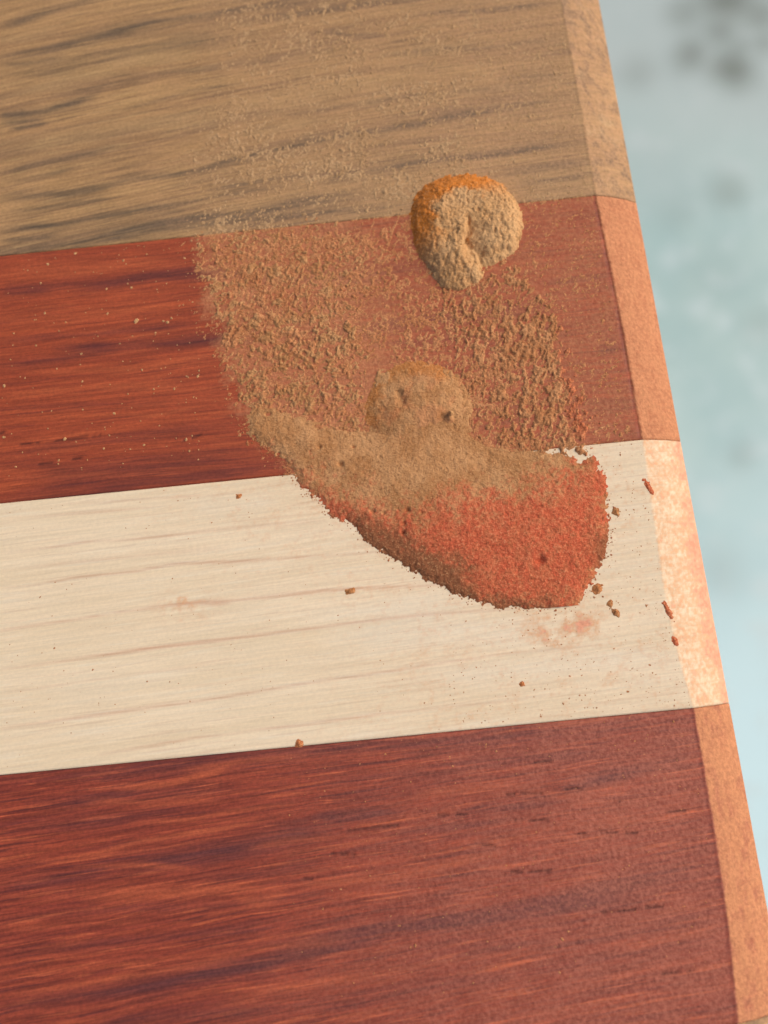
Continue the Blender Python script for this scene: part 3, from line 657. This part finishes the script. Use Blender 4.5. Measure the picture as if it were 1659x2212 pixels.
tag(o, 'tiny pale flecks on the clean left part of the upper red strip', 'dust', kind='stuff')
def maple_region(r):
    x = r.uniform(0, 1490) if r.rand() < .3 else 1490 - 520 * r.rand() ** 1.5
    y0 = 1092 - .1 * x; return x, y0 + r.rand() * 580
V, Fq = chips(1100, maple_region, .028, 2.0)
keepc = (sdf(V[:, 0], V[:, 1], TONGUE) < -.2) & (V[:, 0] < x_inner(V[:, 1]) - .1)
fk = keepc[Fq].all(1); o = mesh_obj('ruddy_flecks', V, Fq[fk], M_dust, None, (0, 0, BOARD_Z), False); plain_tint(o, (.35, .35, .1))
tag(o, 'tiny ruddy dust flecks sprinkled over the pale strip', 'dust', kind='stuff')
QQ = np.vstack([TONGUE, TONGUE[:1]])
def rim_region(r):
    k = r.randint(35, len(TONGUE)) if r.rand() < .5 else r.randint(16, len(TONGUE)); t = r.rand()
    a, b = QQ[k], QQ[k + 1]; q = a + t * (b - a); nrm = np.array([-(b - a)[1], (b - a)[0]]); nrm = nrm / (np.hypot(*nrm) + 1e-9)
    q = q + nrm * (r.exponential(.28) - .05)
    v = np.array([q[0], q[1], 0.0]) - CAM_P; u = CAM_R.T @ v
    return IW / 2 + F * u[0] / -u[2], IH / 2 - F * u[1] / -u[2]
V, Fq = chips(620, rim_region, .042, 1.6)
o = mesh_obj('spilled_grains', V, Fq, M_dust, None, (0, 0, BOARD_Z), False); plain_tint(o, (.45, .1, .3))
tag(o, 'loose reddish brown grains strewn just outside the rim of the sawdust spill', 'sawdust', kind='stuff')
def low_region(r):
    x = 600 + 930 * r.rand() ** .7; return x, 1680 - .1 * x + r.rand() ** 1.2 * 560
V, Fq = chips(360, low_region, .035)
Fq = Fq[(V[:, 0] < x_inner(V[:, 1]) - .1)[Fq].all(1)]
o = mesh_obj('red_strip_flecks', V, Fq, M_mound, None, (0, 0, BOARD_Z), False); plain_tint(o, (.3, .1, 0))
tag(o, 'tiny pale dust flecks on the lower red strip', 'dust', kind='stuff')

def crumb(q, r, tint, label, seed, asp=1.0, ang=0.0, hh=.6, mat=None, bits=1, group='loose crumbs of sawdust'):
    p = at(*q)
    def h(x, y):
        u = (x - p[0]) * math.cos(ang) + (y - p[1]) * math.sin(ang); v = -(x - p[0]) * math.sin(ang) + (y - p[1]) * math.cos(ang)
        d = np.hypot(u / asp, v) / r + 1.1 * (fbm(x / (r * .9), y / (r * .9), seed, 3) - .5)
        return hh * r * (1 - d) * (1 if True else 0) + .05 * grains(x, y, seed, .2) * (d < 1)
    m = r * asp * 1.8
    o = relief('sawdust_crumb', (p[0] - m, p[1] - m, p[0] + m, p[1] + m), h, lambda x, y, z: np.tile(np.array(tint, float), (len(x), 1)), mat or M_dust, .045)
    tag(o, label, 'sawdust crumb', group)
    return o
crumb((756, 1277), .27, (.1, .4, 0), 'small oval orange crumb lying alone on a grain line in mid maple strip', 301, 1.5, .1)
crumb((1331, 1106), .34, (.1, .3, .1), 'brown crumb on the maple just right of the red tip of the spill', 302, 1.1, 1.2)
crumb((1318, 1306), .27, (.1, .3, .1), 'upper brown crumb of the close pair below right of the spill', 303, 1.2, 1.0, .45)
crumb((1331, 1323), .28, (.15, .3, .2), 'lower brown crumb of the close pair below right of the spill', 304, 1.5, -.9)
crumb((1290, 1272), .45, (.3, .4, .1), 'pale ruddy crumb touching the lower right rim of the spill', 305, 1.0, .3, .4)
crumb((515, 1072), .26, (.4, .5, 0), 'faint orange crumb near the upper edge of the maple, left of the spill', 306, 1.1, .3, .35)
crumb((645, 1606), .3, (.5, .3, 0), 'orange crumb on the lower joint of the maple strip', 307, 1.2, .2, .4)
crumb((1127, 1478), .24, (.5, .4, 0), 'tiny orange crumb alone low on the maple, toward the right', 308, 1.0, .2, .4)
crumb((1442, 1318), .2, (.7, 0, 0), 'long brick red crumb pressed along the arris of the rounded edge', 309, 4.2, -1.25, .5)
crumb((1457, 1385), .2, (.9, .1, 0), 'short red crumb just below the long one on the arris', 310, 2.2, -1.2, .4)
crumb((1398, 1048), .24, (.9, .1, 0), 'red crumb on the arris high on the maple strip', 311, 3.0, -1.2, .4)
crumb((540, 582), .5, (0, 0, 0), 'largest pale flake among the crumbs on the upper left of the red strip', 312, 1.5, .8, .35, M_dust, group='flat pale flakes')
crumb((598, 588), .45, (0, 0, 0), 'pale flake right of the largest one among the crumbs', 313, 1.3, .6, .35, M_dust, group='flat pale flakes')
crumb((655, 562), .42, (0, 0, 0), 'pale flake just below the walnut joint among the crumbs', 314, 1.3, .9, .35, M_dust, group='flat pale flakes')
crumb((468, 624), .42, (0, 0, 0), 'pale flake at the left border of the crumbs', 315, 1.6, .7, .35, M_dust, group='flat pale flakes')
crumb((708, 625), .4, (0, 0, 0), 'pale flake toward the middle of the red strip', 316, 1.6, .8, .35, M_dust, group='flat pale flakes')
for i_, (qx, qy, wh) in enumerate([(505, 655, 'small pale flake low of the one at the left border of the crumbs'), (690, 745, 'pale flake in the middle of the lower crumbs'), (742, 520, 'pale flake close under the walnut joint, toward the mound'),
                                   (632, 690, 'pale flake halfway down the crumbs'), (560, 690, 'small pale flake left of the one halfway down the crumbs'), (700, 690, 'pale flake right of the one halfway down the crumbs')]):
    crumb((qx, qy), .33, (0, 0, 0), wh, 330 + i_, 1.6, .8, .35, M_dust, group='flat pale flakes')
crumb((972, 899), .22, (0, 0, 0), 'single whitish grain lying in the dent of the low mound', 317, 1.2, .3, 3.6, M_mound, group='flat pale flakes').location.z += 0.0008

# ------------------------------------------------------------------ workbench carrying the board
wb = N('bench_wood'); bo = wb.obj()
wn = wb.noise(wb.map(bo, (4, 40, 40)), 1, 4, .6)
wb.put(wb.b.inputs['Base Color'], wb.mix(wn, c(150, 112, 74), c(188, 150, 104))); wb.b.inputs['Roughness'].default_value = .6
def box(name, a, b, mat, parent):
    (x0, y0, z0), (x1, y1, z1) = a, b
    V = np.array([(x, y, z) for z in (z0, z1) for y in (y0, y1) for x in (x0, x1)], float)
    Fb = [(0, 2, 3, 1), (4, 5, 7, 6), (0, 1, 5, 4), (2, 6, 7, 3), (0, 4, 6, 2), (1, 3, 7, 5)]
    o = mesh_obj(name, V, Fb, mat, parent, smooth=False)
    bv = o.modifiers.new('bevel', 'BEVEL'); bv.width = 0.003; bv.segments = 2
    return o
bench = empty('workbench', (0, 0, 0)); tag(bench, 'plain wooden workbench under the striped board', 'workbench')
TT = BOARD_Z * 1000 - TH
box('bench_top', (-620, -420, TT - 35), (-60, 380, TT), wb.m, bench)
for xx in (-600, -140):
    for yy in (-400, 300): box('leg', (xx, yy, 0), (xx + 60, yy + 60, TT - 35), wb.m, bench)
